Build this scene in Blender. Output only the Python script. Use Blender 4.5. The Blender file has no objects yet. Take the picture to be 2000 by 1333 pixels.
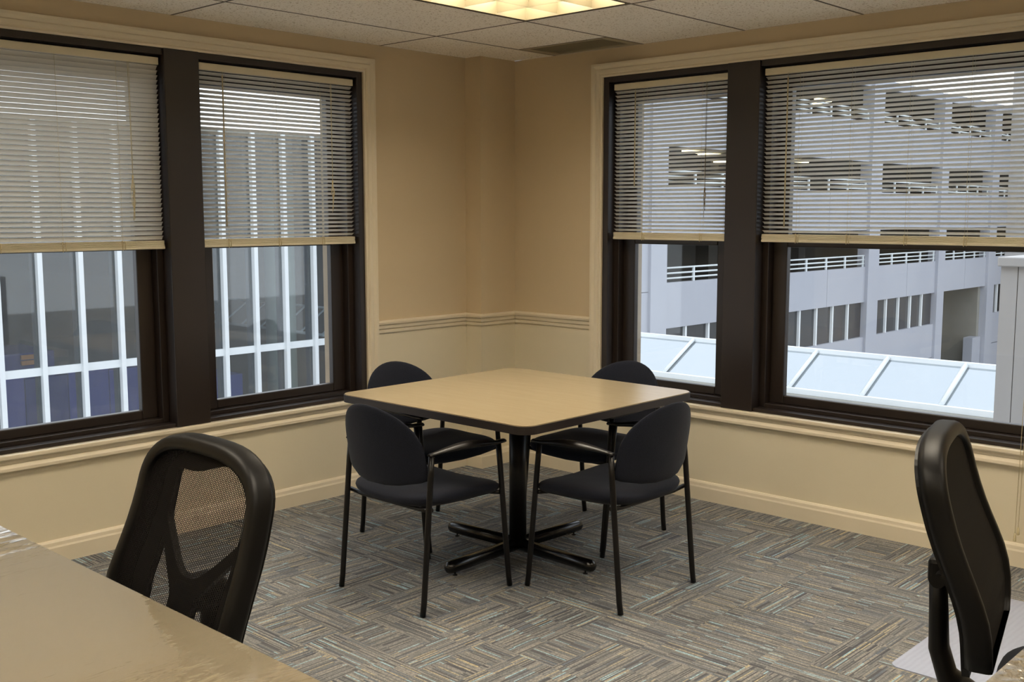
import bpy, bmesh, math, random
from mathutils import Vector, Matrix
from mathutils.geometry import tessellate_polygon

# ------------------------------------------------------------------ camera, world, lights, exposure
scene = bpy.context.scene
COL = scene.collection
PI = math.pi
yaw, pitch, roll = math.radians(43.1415), math.radians(-6.7353), math.radians(-0.0453)
CAM = Vector((4.5091, -4.7044, 1.4914))
fwd = Vector((-math.sin(yaw) * math.cos(pitch), math.cos(yaw) * math.cos(pitch), math.sin(pitch)))
r0 = Vector((math.cos(yaw), math.sin(yaw), 0)); u0 = r0.cross(fwd)
rt = r0 * math.cos(roll) + u0 * math.sin(roll); up = -r0 * math.sin(roll) + u0 * math.cos(roll)
cd = bpy.data.cameras.new('camera'); cam = bpy.data.objects.new('camera', cd); COL.objects.link(cam)
cd.sensor_width = 36.0; cd.lens = 2092.0 / 2000 * 36; cd.clip_start = 0.05; cd.clip_end = 400
M = Matrix((rt, up, -fwd)).transposed().to_4x4(); M.translation = CAM
cam.matrix_world = M
scene.camera = cam

scene.view_settings.view_transform = 'Standard'
scene.view_settings.look = 'None'
scene.view_settings.exposure = 0.7
scene.view_settings.gamma = 1.0
scene.view_settings.use_curve_mapping = False

SKY = 1.4
LAMP = 12.5
LAMP_COL = (1.0, 0.885, 0.71)
w = bpy.data.worlds.new('overcast_sky'); scene.world = w; w.use_nodes = True
nt = w.node_tree; nt.nodes.clear()
wo = nt.nodes.new('ShaderNodeOutputWorld'); bg = nt.nodes.new('ShaderNodeBackground')
tc = nt.nodes.new('ShaderNodeTexCoord'); no = nt.nodes.new('ShaderNodeTexNoise'); cr = nt.nodes.new('ShaderNodeValToRGB')
no.inputs['Scale'].default_value = 1.6; no.inputs['Detail'].default_value = 4
cr.color_ramp.elements[0].position = 0.3; cr.color_ramp.elements[0].color = (0.82, 0.865, 0.94, 1)
cr.color_ramp.elements[1].position = 0.7; cr.color_ramp.elements[1].color = (0.93, 0.97, 1.0, 1)
nt.links.new(tc.outputs['Generated'], no.inputs['Vector']); nt.links.new(no.outputs['Fac'], cr.inputs['Fac'])
nt.links.new(cr.outputs['Color'], bg.inputs['Color']); bg.inputs['Strength'].default_value = SKY
nt.links.new(bg.outputs['Background'], wo.inputs['Surface'])

random.seed(7)
# ------------------------------------------------------------------ materials
def lin(c):
    return tuple(((v / 255) / 12.92 if v / 255 <= 0.04045 else ((v / 255 + 0.055) / 1.055) ** 2.4) for v in c)

class NT:
    """small helper round a node tree"""
    def __init__(s, name):
        s.m = bpy.data.materials.new(name); s.m.use_nodes = True; s.t = s.m.node_tree; s.t.nodes.clear()
        s.out = s.n('ShaderNodeOutputMaterial')
    def n(s, typ, **kw):
        x = s.t.nodes.new(typ)
        for k, v in kw.items():
            if k in x.inputs: s.set(x.inputs[k], v)
            else: setattr(x, k, v)
        return x
    def set(s, sock, v):
        if isinstance(v, bpy.types.NodeSocket): s.t.links.new(v, sock)
        else: sock.default_value = v
    def math(s, op, a, b=None, c=None):
        x = s.t.nodes.new('ShaderNodeMath'); x.operation = op
        s.set(x.inputs[0], a)
        if b is not None: s.set(x.inputs[1], b)
        if c is not None: s.set(x.inputs[2], c)
        return x.outputs[0]
    def mix(s, f, a, b):
        x = s.t.nodes.new('ShaderNodeMix'); x.data_type = 'RGBA'
        s.set(x.inputs[0], f)
        for i, v in ((6, a), (7, b)):
            if isinstance(v, tuple) and len(v) == 3: v = (*v, 1)
            s.set(x.inputs[i], v)
        return x.outputs[2]
    def comb(s, x, y, z):
        c = s.t.nodes.new('ShaderNodeCombineXYZ')
        for i, v in enumerate((x, y, z)): s.set(c.inputs[i], v)
        return c.outputs[0]
    def bump(s, h, strength=0.3, dist=0.002):
        b = s.t.nodes.new('ShaderNodeBump'); b.inputs['Strength'].default_value = strength; b.inputs['Distance'].default_value = dist
        s.set(b.inputs['Height'], h); return b.outputs[0]
    def schlick(s, f0, normal=None):
        lw = s.n('ShaderNodeLayerWeight'); lw.inputs['Blend'].default_value = 0.5
        if normal is not None: s.set(lw.inputs['Normal'], normal)
        return s.math('MULTIPLY_ADD', s.math('POWER', lw.outputs['Facing'], 5.0), 1 - f0, f0)
    def finish(s, sh):
        s.t.links.new(sh, s.out.inputs['Surface']); return s.m

def pbr(name, col, rough=0.5, metal=0.0, spec=0.5, coat=0.0, noise=0.0, nscale=20.0, bump=0.0, bscale=200.0, bdist=0.001, stretch=(1, 1, 1), col2=None):
    t = NT(name); p = t.n('ShaderNodeBsdfPrincipled')
    p.inputs['Roughness'].default_value = rough; p.inputs['Metallic'].default_value = metal
    p.inputs['Specular IOR Level'].default_value = spec; p.inputs['Coat Weight'].default_value = coat
    p.inputs['Coat Roughness'].default_value = 0.08
    pos = t.n('ShaderNodeTexCoord').outputs['Object']
    mp = t.n('ShaderNodeMapping'); t.set(mp.inputs['Vector'], pos); mp.inputs['Scale'].default_value = stretch
    c1 = lin(col)
    c2 = lin(col2) if col2 else tuple(v * (1 - noise) for v in c1)
    nz = t.n('ShaderNodeTexNoise'); t.set(nz.inputs['Vector'], mp.outputs[0]); nz.inputs['Scale'].default_value = nscale; nz.inputs['Detail'].default_value = 4
    t.set(p.inputs['Base Color'], t.mix(nz.outputs['Fac'], c1, c2))
    if bump:
        nb = t.n('ShaderNodeTexNoise'); t.set(nb.inputs['Vector'], mp.outputs[0]); nb.inputs['Scale'].default_value = bscale; nb.inputs['Detail'].default_value = 3
        t.set(p.inputs['Normal'], t.bump(nb.outputs['Fac'], bump, bdist))
    return t.finish(p.outputs[0])

M_TAN = pbr('tan_wall_paint', (208, 189, 157), 0.75, noise=0.06, nscale=3, bump=0.25, bscale=120)
M_CREAM = pbr('cream_wall_paint', (222, 211, 185), 0.6, noise=0.05, nscale=3, bump=0.2, bscale=90)
M_TRIM = pbr('cream_trim_paint', (224, 212, 188), 0.45, noise=0.03, nscale=3, bump=0.06, bscale=60)
M_BROWN = pbr('dark_brown_painted_metal', (43, 35, 31), 0.38, spec=0.5, noise=0.12, nscale=8, bump=0.1, bscale=50)
M_STONE = pbr('tan_masonry', (176, 160, 138), 0.85, noise=0.25, nscale=14, bump=0.6, bscale=60)
M_BLACKTUBE = pbr('black_powder_coated_steel', (14, 11, 11), 0.36, spec=0.35, noise=0.1)
M_BLACKGLOSS = pbr('black_gloss_steel', (12, 10, 11), 0.24, spec=0.6)
M_ARM = pbr('black_moulded_armrest', (24, 21, 20), 0.36, spec=0.5, bump=0.1, bscale=300)
M_EDGE = pbr('dark_vinyl_edge', (38, 30, 28), 0.45, noise=0.1)
M_LAMINATE = pbr('beige_laminate', (176, 160, 131), 0.25, spec=0.55, col2=(165, 148, 118), nscale=7, stretch=(0.6, 3.5, 1), bump=0.06, bscale=160)
M_PLASTIC = pbr('black_plastic', (9, 8, 8), 0.45, spec=0.28, bump=0.15, bscale=400, bdist=0.0004)
M_DESK = pbr('cream_desk_laminate', (180, 167, 144), 0.4, noise=0.04, nscale=4)
M_DESKLEG = pbr('grey_desk_steel', (70, 66, 60), 0.5)
M_BLINDRAIL = pbr('cream_blind_rail', (220, 210, 184), 0.45, noise=0.04)
M_CORD = pbr('cream_cord', (214, 200, 160), 0.8)
M_DARKCORD = pbr('taupe_cord', (120, 108, 88), 0.8)
M_WAND = pbr('cream_plastic_wand', (200, 186, 152), 0.3)
M_VENT = pbr('dark_vent_metal', (158, 148, 122), 0.6)
M_VENTF = pbr('beige_vent_frame', (170, 158, 132), 0.6)
M_GRID = pbr('ceiling_grid_metal', (96, 86, 72), 0.6)
M_CHROME = pbr('steel_cylinder', (120, 120, 124), 0.25, metal=1.0)
M_PANEL = pbr('pale_grey_metal_panel', (176, 178, 186), 0.55, noise=0.05, nscale=0.35, bump=0.08, bscale=3, col2=(158, 161, 172))
M_PANELD = pbr('mid_grey_joint', (120, 122, 126), 0.8)  # plain grey for joint backing, stair rail and inner posts
M_TOWER = pbr('warm_white_panel', (186, 183, 182), 0.6, noise=0.04, nscale=1.2)
M_CONC = pbr('weathered_concrete', (150, 148, 140), 0.9, noise=0.3, nscale=1.5)
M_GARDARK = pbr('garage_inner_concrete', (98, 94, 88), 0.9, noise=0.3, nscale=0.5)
M_WHITEMET = pbr('white_painted_metal', (232, 236, 238), 0.45, noise=0.08, nscale=3)
M_RAIL = pbr('white_railing_paint', (214, 220, 222), 0.5)
M_ASPHALT = pbr('pale_concrete_street', (156, 156, 156), 0.7, noise=0.3, nscale=0.6)
M_BLUE = pbr('blue_painted_hoarding', (64, 76, 178), 0.6, noise=0.2, nscale=0.8)
M_BLUED = pbr('deep_blue_panel', (44, 52, 140), 0.6, noise=0.2, nscale=0.8)
M_ORANGE = pbr('orange_board', (214, 136, 66), 0.6)
M_BACK = pbr('dim_grey_lobby_wall', (104, 104, 104), 0.9, noise=0.5, nscale=0.4)
M_COLPALE = pbr('pale_green_column', (176, 186, 176), 0.7)
M_DARKWIN = pbr('dark_tinted_glazing', (52, 54, 58), 0.08, spec=0.9, noise=0.6, nscale=0.5)

def fabric():
    t = NT('charcoal_navy_fabric'); p = t.n('ShaderNodeBsdfPrincipled')
    pos = t.n('ShaderNodeTexCoord').outputs['Object']
    nz = t.n('ShaderNodeTexNoise'); t.set(nz.inputs['Vector'], pos); nz.inputs['Scale'].default_value = 420; nz.inputs['Detail'].default_value = 2
    c = t.mix(nz.outputs['Fac'], lin((10, 11, 15)), lin((36, 40, 54)))
    t.set(p.inputs['Base Color'], c); p.inputs['Roughness'].default_value = 0.95
    p.inputs['Specular IOR Level'].default_value = 0.2
    p.inputs['Sheen Weight'].default_value = 0.06; p.inputs['Sheen Roughness'].default_value = 0.5
    t.set(p.inputs['Normal'], t.bump(nz.outputs['Fac'], 0.6, 0.001))
    return t.finish(p.outputs[0])
M_FABRIC = fabric()

def slatmat():
    t = NT('pale_blind_slat'); d = t.n('ShaderNodeBsdfPrincipled'); tr = t.n('ShaderNodeBsdfTranslucent')
    d.inputs['Base Color'].default_value = (*lin((236, 232, 222)), 1); d.inputs['Roughness'].default_value = 0.4
    tr.inputs['Color'].default_value = (*lin((236, 234, 230)), 1)
    mx = t.n('ShaderNodeMixShader'); mx.inputs[0].default_value = 0.42
    t.t.links.new(d.outputs[0], mx.inputs[1]); t.t.links.new(tr.outputs[0], mx.inputs[2])
    return t.finish(mx.outputs[0])
M_SLAT = slatmat()

def glassmat(name, tint, refl=0.06, dust=0.05, dcol=(0.5, 0.5, 0.5)):
    t = NT(name); tr = t.n('ShaderNodeBsdfTransparent'); tr.inputs[0].default_value = (*tint, 1)
    gl = t.n('ShaderNodeBsdfGlossy'); gl.inputs['Roughness'].default_value = 0.02
    m1 = t.n('ShaderNodeMixShader'); t.set(m1.inputs[0], t.schlick(0.03 + refl))
    t.t.links.new(tr.outputs[0], m1.inputs[1]); t.t.links.new(gl.outputs[0], m1.inputs[2])
    df = t.n('ShaderNodeBsdfDiffuse'); df.inputs[0].default_value = (*dcol, 1)
    pos = t.n('ShaderNodeTexCoord').outputs['Object']
    n1 = t.n('ShaderNodeTexNoise'); t.set(n1.inputs['Vector'], pos); n1.inputs['Scale'].default_value = 260; n1.inputs['Detail'].default_value = 2
    n2 = t.n('ShaderNodeTexNoise'); t.set(n2.inputs['Vector'], pos); n2.inputs['Scale'].default_value = 3; n2.inputs['Detail'].default_value = 5
    sp = t.math('GREATER_THAN', n1.outputs[0], 0.68)
    f = t.math('MULTIPLY', t.math('ADD', t.math('MULTIPLY', sp, 1.5), 0.7), t.math('MULTIPLY', n2.outputs[0], dust * 2))
    m2 = t.n('ShaderNodeMixShader'); t.set(m2.inputs[0], f)
    t.t.links.new(m1.outputs[0], m2.inputs[1]); t.t.links.new(df.outputs[0], m2.inputs[2])
    return t.finish(m2.outputs[0])
M_GLASS = glassmat('dusty_window_glass', (0.93, 0.95, 0.96), 0.0, 0.03)
M_GLASSF = glassmat('tinted_curtain_glass', (0.80, 0.84, 0.85), 0.05, 0.04)

def skyglass():
    t = NT('reflective_skylight_glass'); p = t.n('ShaderNodeBsdfPrincipled')
    p.inputs['Base Color'].default_value = (0.47, 0.51, 0.54, 1); p.inputs['Metallic'].default_value = 0.85; p.inputs['Roughness'].default_value = 0.06
    pos = t.n('ShaderNodeTexCoord').outputs['Object']
    nz = t.n('ShaderNodeTexNoise'); t.set(nz.inputs['Vector'], pos); nz.inputs['Scale'].default_value = 1.1; nz.inputs['Detail'].default_value = 1
    t.set(p.inputs['Normal'], t.bump(nz.outputs[0], 0.5, 0.05))
    return t.finish(p.outputs[0])
M_SKYGLASS = skyglass()

def film(name, scale, stretch, strength, dist):
    t = NT(name); tr = t.n('ShaderNodeBsdfTransparent'); tr.inputs[0].default_value = (0.97, 0.97, 0.96, 1)
    gl = t.n('ShaderNodeBsdfGlossy'); gl.inputs['Roughness'].default_value = 0.03
    pos = t.n('ShaderNodeTexCoord').outputs['Object']; mp = t.n('ShaderNodeMapping'); t.set(mp.inputs[0], pos); mp.inputs['Scale'].default_value = stretch
    nz = t.n('ShaderNodeTexNoise'); t.set(nz.inputs['Vector'], mp.outputs[0]); nz.inputs['Scale'].default_value = scale; nz.inputs['Detail'].default_value = 3; nz.inputs['Distortion'].default_value = 0.6
    b = t.bump(nz.outputs[0], strength, dist)
    t.set(gl.inputs['Normal'], b)
    m1 = t.n('ShaderNodeMixShader'); t.set(m1.inputs[0], t.schlick(0.17, b))
    t.t.links.new(tr.outputs[0], m1.inputs[1]); t.t.links.new(gl.outputs[0], m1.inputs[2])
    return t.finish(m1.outputs[0])
M_FILM = film('clear_protective_film', 9, (3.0, 0.7, 1), 0.25, 0.004)
M_FILMC = film('crinkled_protective_film', 34, (1.0, 1.0, 1), 0.9, 0.006)

def matplastic():
    t = NT('ribbed_clear_vinyl'); p = t.n('ShaderNodeBsdfPrincipled')
    p.inputs['Base Color'].default_value = (*lin((196, 202, 222)), 1); p.inputs['Roughness'].default_value = 0.22
    tr = t.n('ShaderNodeBsdfTransparent'); tr.inputs[0].default_value = (0.9, 0.92, 0.95, 1)
    pos = t.n('ShaderNodeTexCoord').outputs['Object']
    wv = t.n('ShaderNodeTexWave'); t.set(wv.inputs['Vector'], pos); wv.inputs['Scale'].default_value = 16; wv.inputs['Distortion'].default_value = 2.5; wv.bands_direction = 'X'
    t.set(p.inputs['Normal'], t.bump(wv.outputs['Fac'], 0.35, 0.002))
    m1 = t.n('ShaderNodeMixShader'); m1.inputs[0].default_value = 0.62
    t.t.links.new(tr.outputs[0], m1.inputs[1]); t.t.links.new(p.outputs[0], m1.inputs[2])
    return t.finish(m1.outputs[0])
M_MAT = matplastic()

def meshfabric():
    t = NT('black_open_mesh'); p = t.n('ShaderNodeBsdfPrincipled')
    p.inputs['Base Color'].default_value = (*lin((15, 12, 11)), 1); p.inputs['Specular IOR Level'].default_value = 0.15; p.inputs['Roughness'].default_value = 0.8
    tr = t.n('ShaderNodeBsdfTransparent')
    uv = t.n('ShaderNodeUVMap'); sp = t.n('ShaderNodeSeparateXYZ'); t.set(sp.inputs[0], uv.outputs[0])
    fu = t.math('FRACT', t.math('MULTIPLY', sp.outputs[0], 1 / 0.0062))
    row = t.math('FLOOR', t.math('MULTIPLY', sp.outputs[0], 1 / 0.0062))
    fv = t.math('FRACT', t.math('ADD', t.math('MULTIPLY', sp.outputs[1], 1 / 0.0045), t.math('MULTIPLY', row, 0.5)))
    hole = t.math('MULTIPLY', t.math('LESS_THAN', fu, 0.50), t.math('LESS_THAN', fv, 0.74))
    lw = t.n('ShaderNodeLayerWeight'); lw.inputs['Blend'].default_value = 0.5
    hole = t.math('MULTIPLY', hole, t.math('LESS_THAN', lw.outputs['Facing'], 0.66))   # the threads' own thickness closes the holes at a glancing angle
    m1 = t.n('ShaderNodeMixShader'); t.set(m1.inputs[0], hole)
    t.t.links.new(p.outputs[0], m1.inputs[1]); t.t.links.new(tr.outputs[0], m1.inputs[2])
    return t.finish(m1.outputs[0])
M_MESH = meshfabric()

def carpet():
    t = NT('striped_block_carpet'); p = t.n('ShaderNodeBsdfPrincipled'); p.inputs['Roughness'].default_value = 0.95; p.inputs['Specular IOR Level'].default_value = 0.15
    g = t.n('ShaderNodeNewGeometry').outputs['Position']; sp = t.n('ShaderNodeSeparateXYZ'); t.set(sp.inputs[0], g)
    X, Y = sp.outputs[0], sp.outputs[1]
    def wn(vec):
        n_ = t.n('ShaderNodeTexWhiteNoise'); n_.noise_dimensions = '3D'; t.set(n_.inputs['Vector'], vec); return n_.outputs['Value']
    def cell(sx, sy, seed):
        return t.comb(t.math('FLOOR', t.math('DIVIDE', X, sx)), t.math('FLOOR', t.math('DIVIDE', Y, sy)), seed)
    big = wn(cell(0.61, 0.61, 1.0)); small = wn(cell(0.305, 0.152, 2.0)); sm2 = wn(cell(0.152, 0.305, 3.0)); mid = wn(cell(0.203, 0.203, 4.0))
    sel = t.math('GREATER_THAN', wn(cell(0.305, 0.305, 6.0)), 0.5)
    d1 = t.math('GREATER_THAN', small, 0.5); d2 = t.math('GREATER_THAN', sm2, 0.5)
    dirn = t.math('ADD', t.math('MULTIPLY', d1, sel), t.math('MULTIPLY', d2, t.math('SUBTRACT', 1.0, sel)))
    cid = t.math('ADD', t.math('MULTIPLY', small, sel), t.math('MULTIPLY', sm2, t.math('SUBTRACT', 1.0, sel)))
    inv = t.math('SUBTRACT', 1.0, dirn)
    across = t.math('ADD', t.math('MULTIPLY', X, dirn), t.math('MULTIPLY', Y, inv))
    along = t.math('ADD', t.math('MULTIPLY', Y, dirn), t.math('MULTIPLY', X, inv))
    line = t.math('FLOOR', t.math('DIVIDE', across, 0.0048))
    seg = wn(t.comb(line, t.math('FLOOR', t.math('DIVIDE', along, 0.10)), t.math('MULTIPLY', cid, 97.0)))
    r1 = wn(t.comb(line, t.math('MULTIPLY', cid, 31.0), 9.0))
    fine = wn(t.comb(line, t.math('FLOOR', t.math('DIVIDE', along, 0.004)), 5.0))
    ramp = t.n('ShaderNodeValToRGB'); ramp.color_ramp.interpolation = 'CONSTANT'
    cols = [(0.0, (86, 88, 93)), (0.24, (124, 125, 126)), (0.45, (146, 145, 143)), (0.62, (164, 160, 152)), (0.78, (112, 119, 131)), (0.88, (198, 184, 152)), (0.955, (172, 208, 222))]
    e = ramp.color_ramp.elements
    e[0].position = 0; e[0].color = (*lin(cols[0][1]), 1); e[1].position = cols[1][0]; e[1].color = (*lin(cols[1][1]), 1)
    for q, c in cols[2:]:
        k = e.new(q); k.color = (*lin(c), 1)
    v = t.math('ADD', t.math('MULTIPLY', r1, 0.55), t.math('MULTIPLY', seg, 0.45))
    v = t.math('MULTIPLY_ADD', t.math('SUBTRACT', v, 0.5), 1.25, 0.5)
    t.set(ramp.inputs[0], v)
    c = t.mix(t.math('MULTIPLY', fine, 0.55), ramp.outputs[0], lin((74, 75, 77)))
    nz = t.n('ShaderNodeTexNoise'); t.set(nz.inputs['Vector'], g); nz.inputs['Scale'].default_value = 2.5
    c = t.mix(t.math('MULTIPLY', mid, 0.25), c, lin((122, 121, 118)))
    t.set(p.inputs['Base Color'], c)
    t.set(p.inputs['Normal'], t.bump(t.math('ADD', fine, t.math('MULTIPLY', r1, 0.7)), 0.5, 0.002))
    return t.finish(p.outputs[0])
M_CARPET = carpet()

def ceilmat():
    t = NT('fissured_ceiling_tile'); p = t.n('ShaderNodeBsdfPrincipled'); p.inputs['Roughness'].default_value = 0.9
    g = t.n('ShaderNodeNewGeometry').outputs['Position']
    n1 = t.n('ShaderNodeTexNoise'); t.set(n1.inputs['Vector'], g); n1.inputs['Scale'].default_value = 110; n1.inputs['Detail'].default_value = 3
    f = t.math('GREATER_THAN', n1.outputs[0], 0.62)
    t.set(p.inputs['Base Color'], t.mix(f, lin((250, 243, 232)), lin((196, 182, 160))))
    t.set(p.inputs['Normal'], t.bump(n1.outputs[0], 0.5, 0.003))
    return t.finish(p.outputs[0])
M_CEIL = ceilmat()

def emis(name, col, s):
    t = NT(name); e = t.n('ShaderNodeEmission'); e.inputs[0].default_value = (*col, 1); e.inputs[1].default_value = s
    return t.finish(e.outputs[0])
M_LAMP = emis('warm_fluorescent_panel', LAMP_COL, LAMP)
M_GLAMP = emis('garage_lamp', (1.0, 0.85, 0.5), 3.0)
M_LOUVRE = pbr('satin_louvre_blade', (128, 118, 92), 0.5, metal=0.0)

# ------------------------------------------------------------------ mesh helpers
class MB:
    def __init__(s): s.bm = bmesh.new()
    def box(s, x0, x1, y0, y1, z0, z1, bev=0.0, seg=2):
        vs = [s.bm.verts.new(p) for p in ((x0, y0, z0), (x1, y0, z0), (x1, y1, z0), (x0, y1, z0), (x0, y0, z1), (x1, y0, z1), (x1, y1, z1), (x0, y1, z1))]
        fs = [s.bm.faces.new([vs[i] for i in q]) for q in ((0, 3, 2, 1), (4, 5, 6, 7), (0, 1, 5, 4), (1, 2, 6, 5), (2, 3, 7, 6), (3, 0, 4, 7))]
        if bev:
            es = list({e for f in fs for e in f.edges})
            bmesh.ops.bevel(s.bm, geom=es, offset=bev, segments=seg, affect='EDGES', profile=0.5)
        return s
    def tube(s, pts, r, n=10, flat=1.0, cap=True, upv=Vector((0, 0, 1))):
        """sweep an ellipse along points; r number or list; flat = ratio of second axis"""
        pts = [Vector(p) for p in pts]; rs = r if isinstance(r, (list, tuple)) else [r] * len(pts)
        rings = []; prev = None
        for i, p in enumerate(pts):
            d = (pts[min(i + 1, len(pts) - 1)] - pts[max(i - 1, 0)]).normalized()
            a = d.cross(upv)
            if a.length < 1e-3: a = d.cross(Vector((0, 1, 0)))
            a.normalize()
            if prev is not None and a.dot(prev) < 0: a = -a
            prev = a; b = d.cross(a).normalized()
            rings.append([s.bm.verts.new(p + a * (rs[i] * math.cos(2 * PI * k / n)) + b * (rs[i] * flat * math.sin(2 * PI * k / n))) for k in range(n)])
        for i in range(len(rings) - 1):
            for k in range(n):
                f = s.bm.faces.new((rings[i][k], rings[i][(k + 1) % n], rings[i + 1][(k + 1) % n], rings[i + 1][k])); f.smooth = True
        if cap: s.bm.faces.new(rings[0][::-1]); s.bm.faces.new(rings[-1])
        return s
    def lathe(s, prof, cx=0, cy=0, n=20):
        rings = [[s.bm.verts.new((cx + r * math.cos(2 * PI * k / n), cy + r * math.sin(2 * PI * k / n), z)) for k in range(n)] for r, z in prof]
        for i in range(len(rings) - 1):
            for k in range(n):
                f = s.bm.faces.new((rings[i][k], rings[i][(k + 1) % n], rings[i + 1][(k + 1) % n], rings[i + 1][k])); f.smooth = True
        s.bm.faces.new(rings[0][::-1]); s.bm.faces.new(rings[-1]); return s
    def quad(s, a, b, c, d):
        s.bm.faces.new([s.bm.verts.new(p) for p in (a, b, c, d)]); return s
    def prism(s, poly, z0, z1, bev=0.0):
        lo = [s.bm.verts.new((x, y, z0)) for x, y in poly]; hi = [s.bm.verts.new((x, y, z1)) for x, y in poly]
        n = len(poly)
        s.bm.faces.new(lo[::-1]); top = s.bm.faces.new(hi)
        for i in range(n): s.bm.faces.new((lo[i], lo[(i + 1) % n], hi[(i + 1) % n], hi[i]))
        return s
    def sweep(s, path, prof, closed=False):
        """path: 2D floor-plan points, room on the right of travel; prof: closed list of (out, z)"""
        n = len(path); rings = []
        for i, p in enumerate(path):
            p = Vector(p)
            def nd(a, b):
                d = (Vector(b) - Vector(a)).normalized(); return Vector((d.y, -d.x))
            if 0 < i < n - 1:
                a, b = nd(path[i - 1], path[i]), nd(path[i], path[i + 1]); m = (a + b) / (1 + a.dot(b))
            elif i == 0: m = nd(path[0], path[1])
            else: m = nd(path[-2], path[-1])
            rings.append([s.bm.verts.new((p.x + m.x * o, p.y + m.y * o, z)) for o, z in prof])
        k = len(prof)
        for i in range(n - 1):
            for j in range(k): s.bm.faces.new((rings[i][j], rings[i + 1][j], rings[i + 1][(j + 1) % k], rings[i][(j + 1) % k]))
        s.bm.faces.new(rings[0]); s.bm.faces.new(rings[-1][::-1]); return s
    def pillow(s, outline, fn, T, scales=(0.0, 0.3, 0.55, 0.75, 0.88, 0.95, 0.985, 1.0), p=5, q=0.5, centre=(0, 0), uv=False):
        """outline: list of (a,b); fn(a,b,w)->xyz ; w runs -T/2..T/2 with rounded rim"""
        def side(sg):
            rings = []
            for sc in scales[1:]:
                wv = sg * T / 2 * max(0.0, 1 - sc ** p) ** q
                rings.append([fn(centre[0] + (a - centre[0]) * sc, centre[1] + (b - centre[1]) * sc, wv) for a, b in outline])
            return rings, fn(centre[0], centre[1], sg * T / 2)
        for sg in (1, -1):
            rings, c = side(sg)
            vr = [[s.bm.verts.new(p_) for p_ in r] for r in rings]; cv = s.bm.verts.new(c); n = len(outline)
            for k in range(n):
                f = s.bm.faces.new((cv, vr[0][k], vr[0][(k + 1) % n])); f.smooth = True
            for i in range(len(vr) - 1):
                for k in range(n):
                    f = s.bm.faces.new((vr[i][k], vr[i + 1][k], vr[i + 1][(k + 1) % n], vr[i][(k + 1) % n])); f.smooth = True
        bmesh.ops.remove_doubles(s.bm, verts=s.bm.verts, dist=1e-5)
        return s
    def mesh(s, name):
        bmesh.ops.recalc_face_normals(s.bm, faces=s.bm.faces)
        me = bpy.data.meshes.new(name); s.bm.to_mesh(me); s.bm.free(); return me
    def build(s, name, mat, parent=None, loc=None, rot=None):
        me = s.mesh(name); me.materials.append(mat)
        return link(name, me, parent, loc, rot)

def link(name, me, parent=None, loc=None, rot=None):
    o = bpy.data.objects.new(name, me); COL.objects.link(o)
    if parent is not None: o.parent = parent
    if loc is not None: o.location = loc
    if rot is not None: o.rotation_euler = rot
    return o

def thing(name, label, cat, loc=(0, 0, 0), rz=0, group=None):
    o = bpy.data.objects.new(name, None); COL.objects.link(o); o.empty_display_size = 0.1
    o.location = loc; o.rotation_euler = (0, 0, rz)
    o['label'] = label; o['category'] = cat
    if group: o['group'] = group
    return o
def tag(o, label, cat, group=None):
    o['label'] = label; o['category'] = cat
    if group: o['group'] = group
    return o
def struct(o, label=None):
    o['kind'] = 'structure'
    if label: o['label'] = label
    return o
def dup(root, loc, rz, label):
    r = root.copy(); COL.objects.link(r); r.location = loc; r.rotation_euler = (0, 0, rz); r['label'] = label
    for ch in list(root.children):
        c = ch.copy(); COL.objects.link(c); c.parent = r
        for g in list(ch.children):
            d = g.copy(); COL.objects.link(d); d.parent = c
    return r
def two_mats(o, mats, fn):
    o.data.materials.clear()
    for m in mats: o.data.materials.append(m)
    for p in o.data.polygons: p.material_index = fn(p)

# ------------------------------------------------------------------ room shell
H = 2.385; RX = 6.9; RY = -6.9; SPLIT = 0.87; WT = 0.19
LO = (-3.75, -1.045); RO = (0.79, 3.32); ZS, ZT = 0.5055, 2.235
def wallbox(mb, a0, a1, z0, z1, left, d0=0.0, d1=WT):
    if left: mb.box(-d1, -d0, a0, a1, z0, z1)
    else: mb.box(a0, a1, d0, d1, z0, z1)
def outer_wall(name, left, op, a_lo, a_hi):
    mb = MB()
    wallbox(mb, a_lo, op[0], 0, SPLIT, left); wallbox(mb, a_lo, op[0], SPLIT, H, left)
    wallbox(mb, op[1], a_hi, 0, SPLIT, left); wallbox(mb, op[1], a_hi, SPLIT, H, left)
    wallbox(mb, op[0], op[1], 0, ZS, left); wallbox(mb, op[0], op[1], ZT, H, left)
    o = struct(mb.build(name, M_TAN))
    two_mats(o, [M_TAN, M_CREAM], lambda p: 1 if p.center.z < SPLIT else 0)
    st = MB()
    for a0, a1, z0, z1 in ((a_lo, op[0], -0.4, H + 0.3), (op[1], a_hi, -0.4, H + 0.3), (op[0], op[1], -0.4, ZS - 0.02), (op[0], op[1], ZT, H + 0.3)):
        wallbox(st, a0, a1, z0, z1, left, WT, 0.37)
    wallbox(st, op[0], op[1], ZS - 0.09, ZS - 0.01, left, WT, 0.42)
    st.build('masonry', M_STONE, o)
    return o
wall_left = outer_wall('wall_left', True, LO, RY, 0.19)
wall_right = outer_wall('wall_right', False, RO, 0.0, RX)
struct(MB().box(RX, RX + 0.1, RY, 0, 0, H).build('wall_rear_right', M_CREAM))
struct(MB().box(-0.1, RX + 0.1, RY - 0.1, RY, 0, H).build('wall_rear_left', M_CREAM))
CA, CB = 0.1254, 0.2882
col = MB().box(0, CA, -CB, 0, 0, SPLIT).box(0, CA, -CB, 0, SPLIT, H).build('wall_corner', M_TAN)
struct(col); two_mats(col, [M_TAN, M_CREAM], lambda p: 1 if p.center.z < SPLIT else 0)

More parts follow.
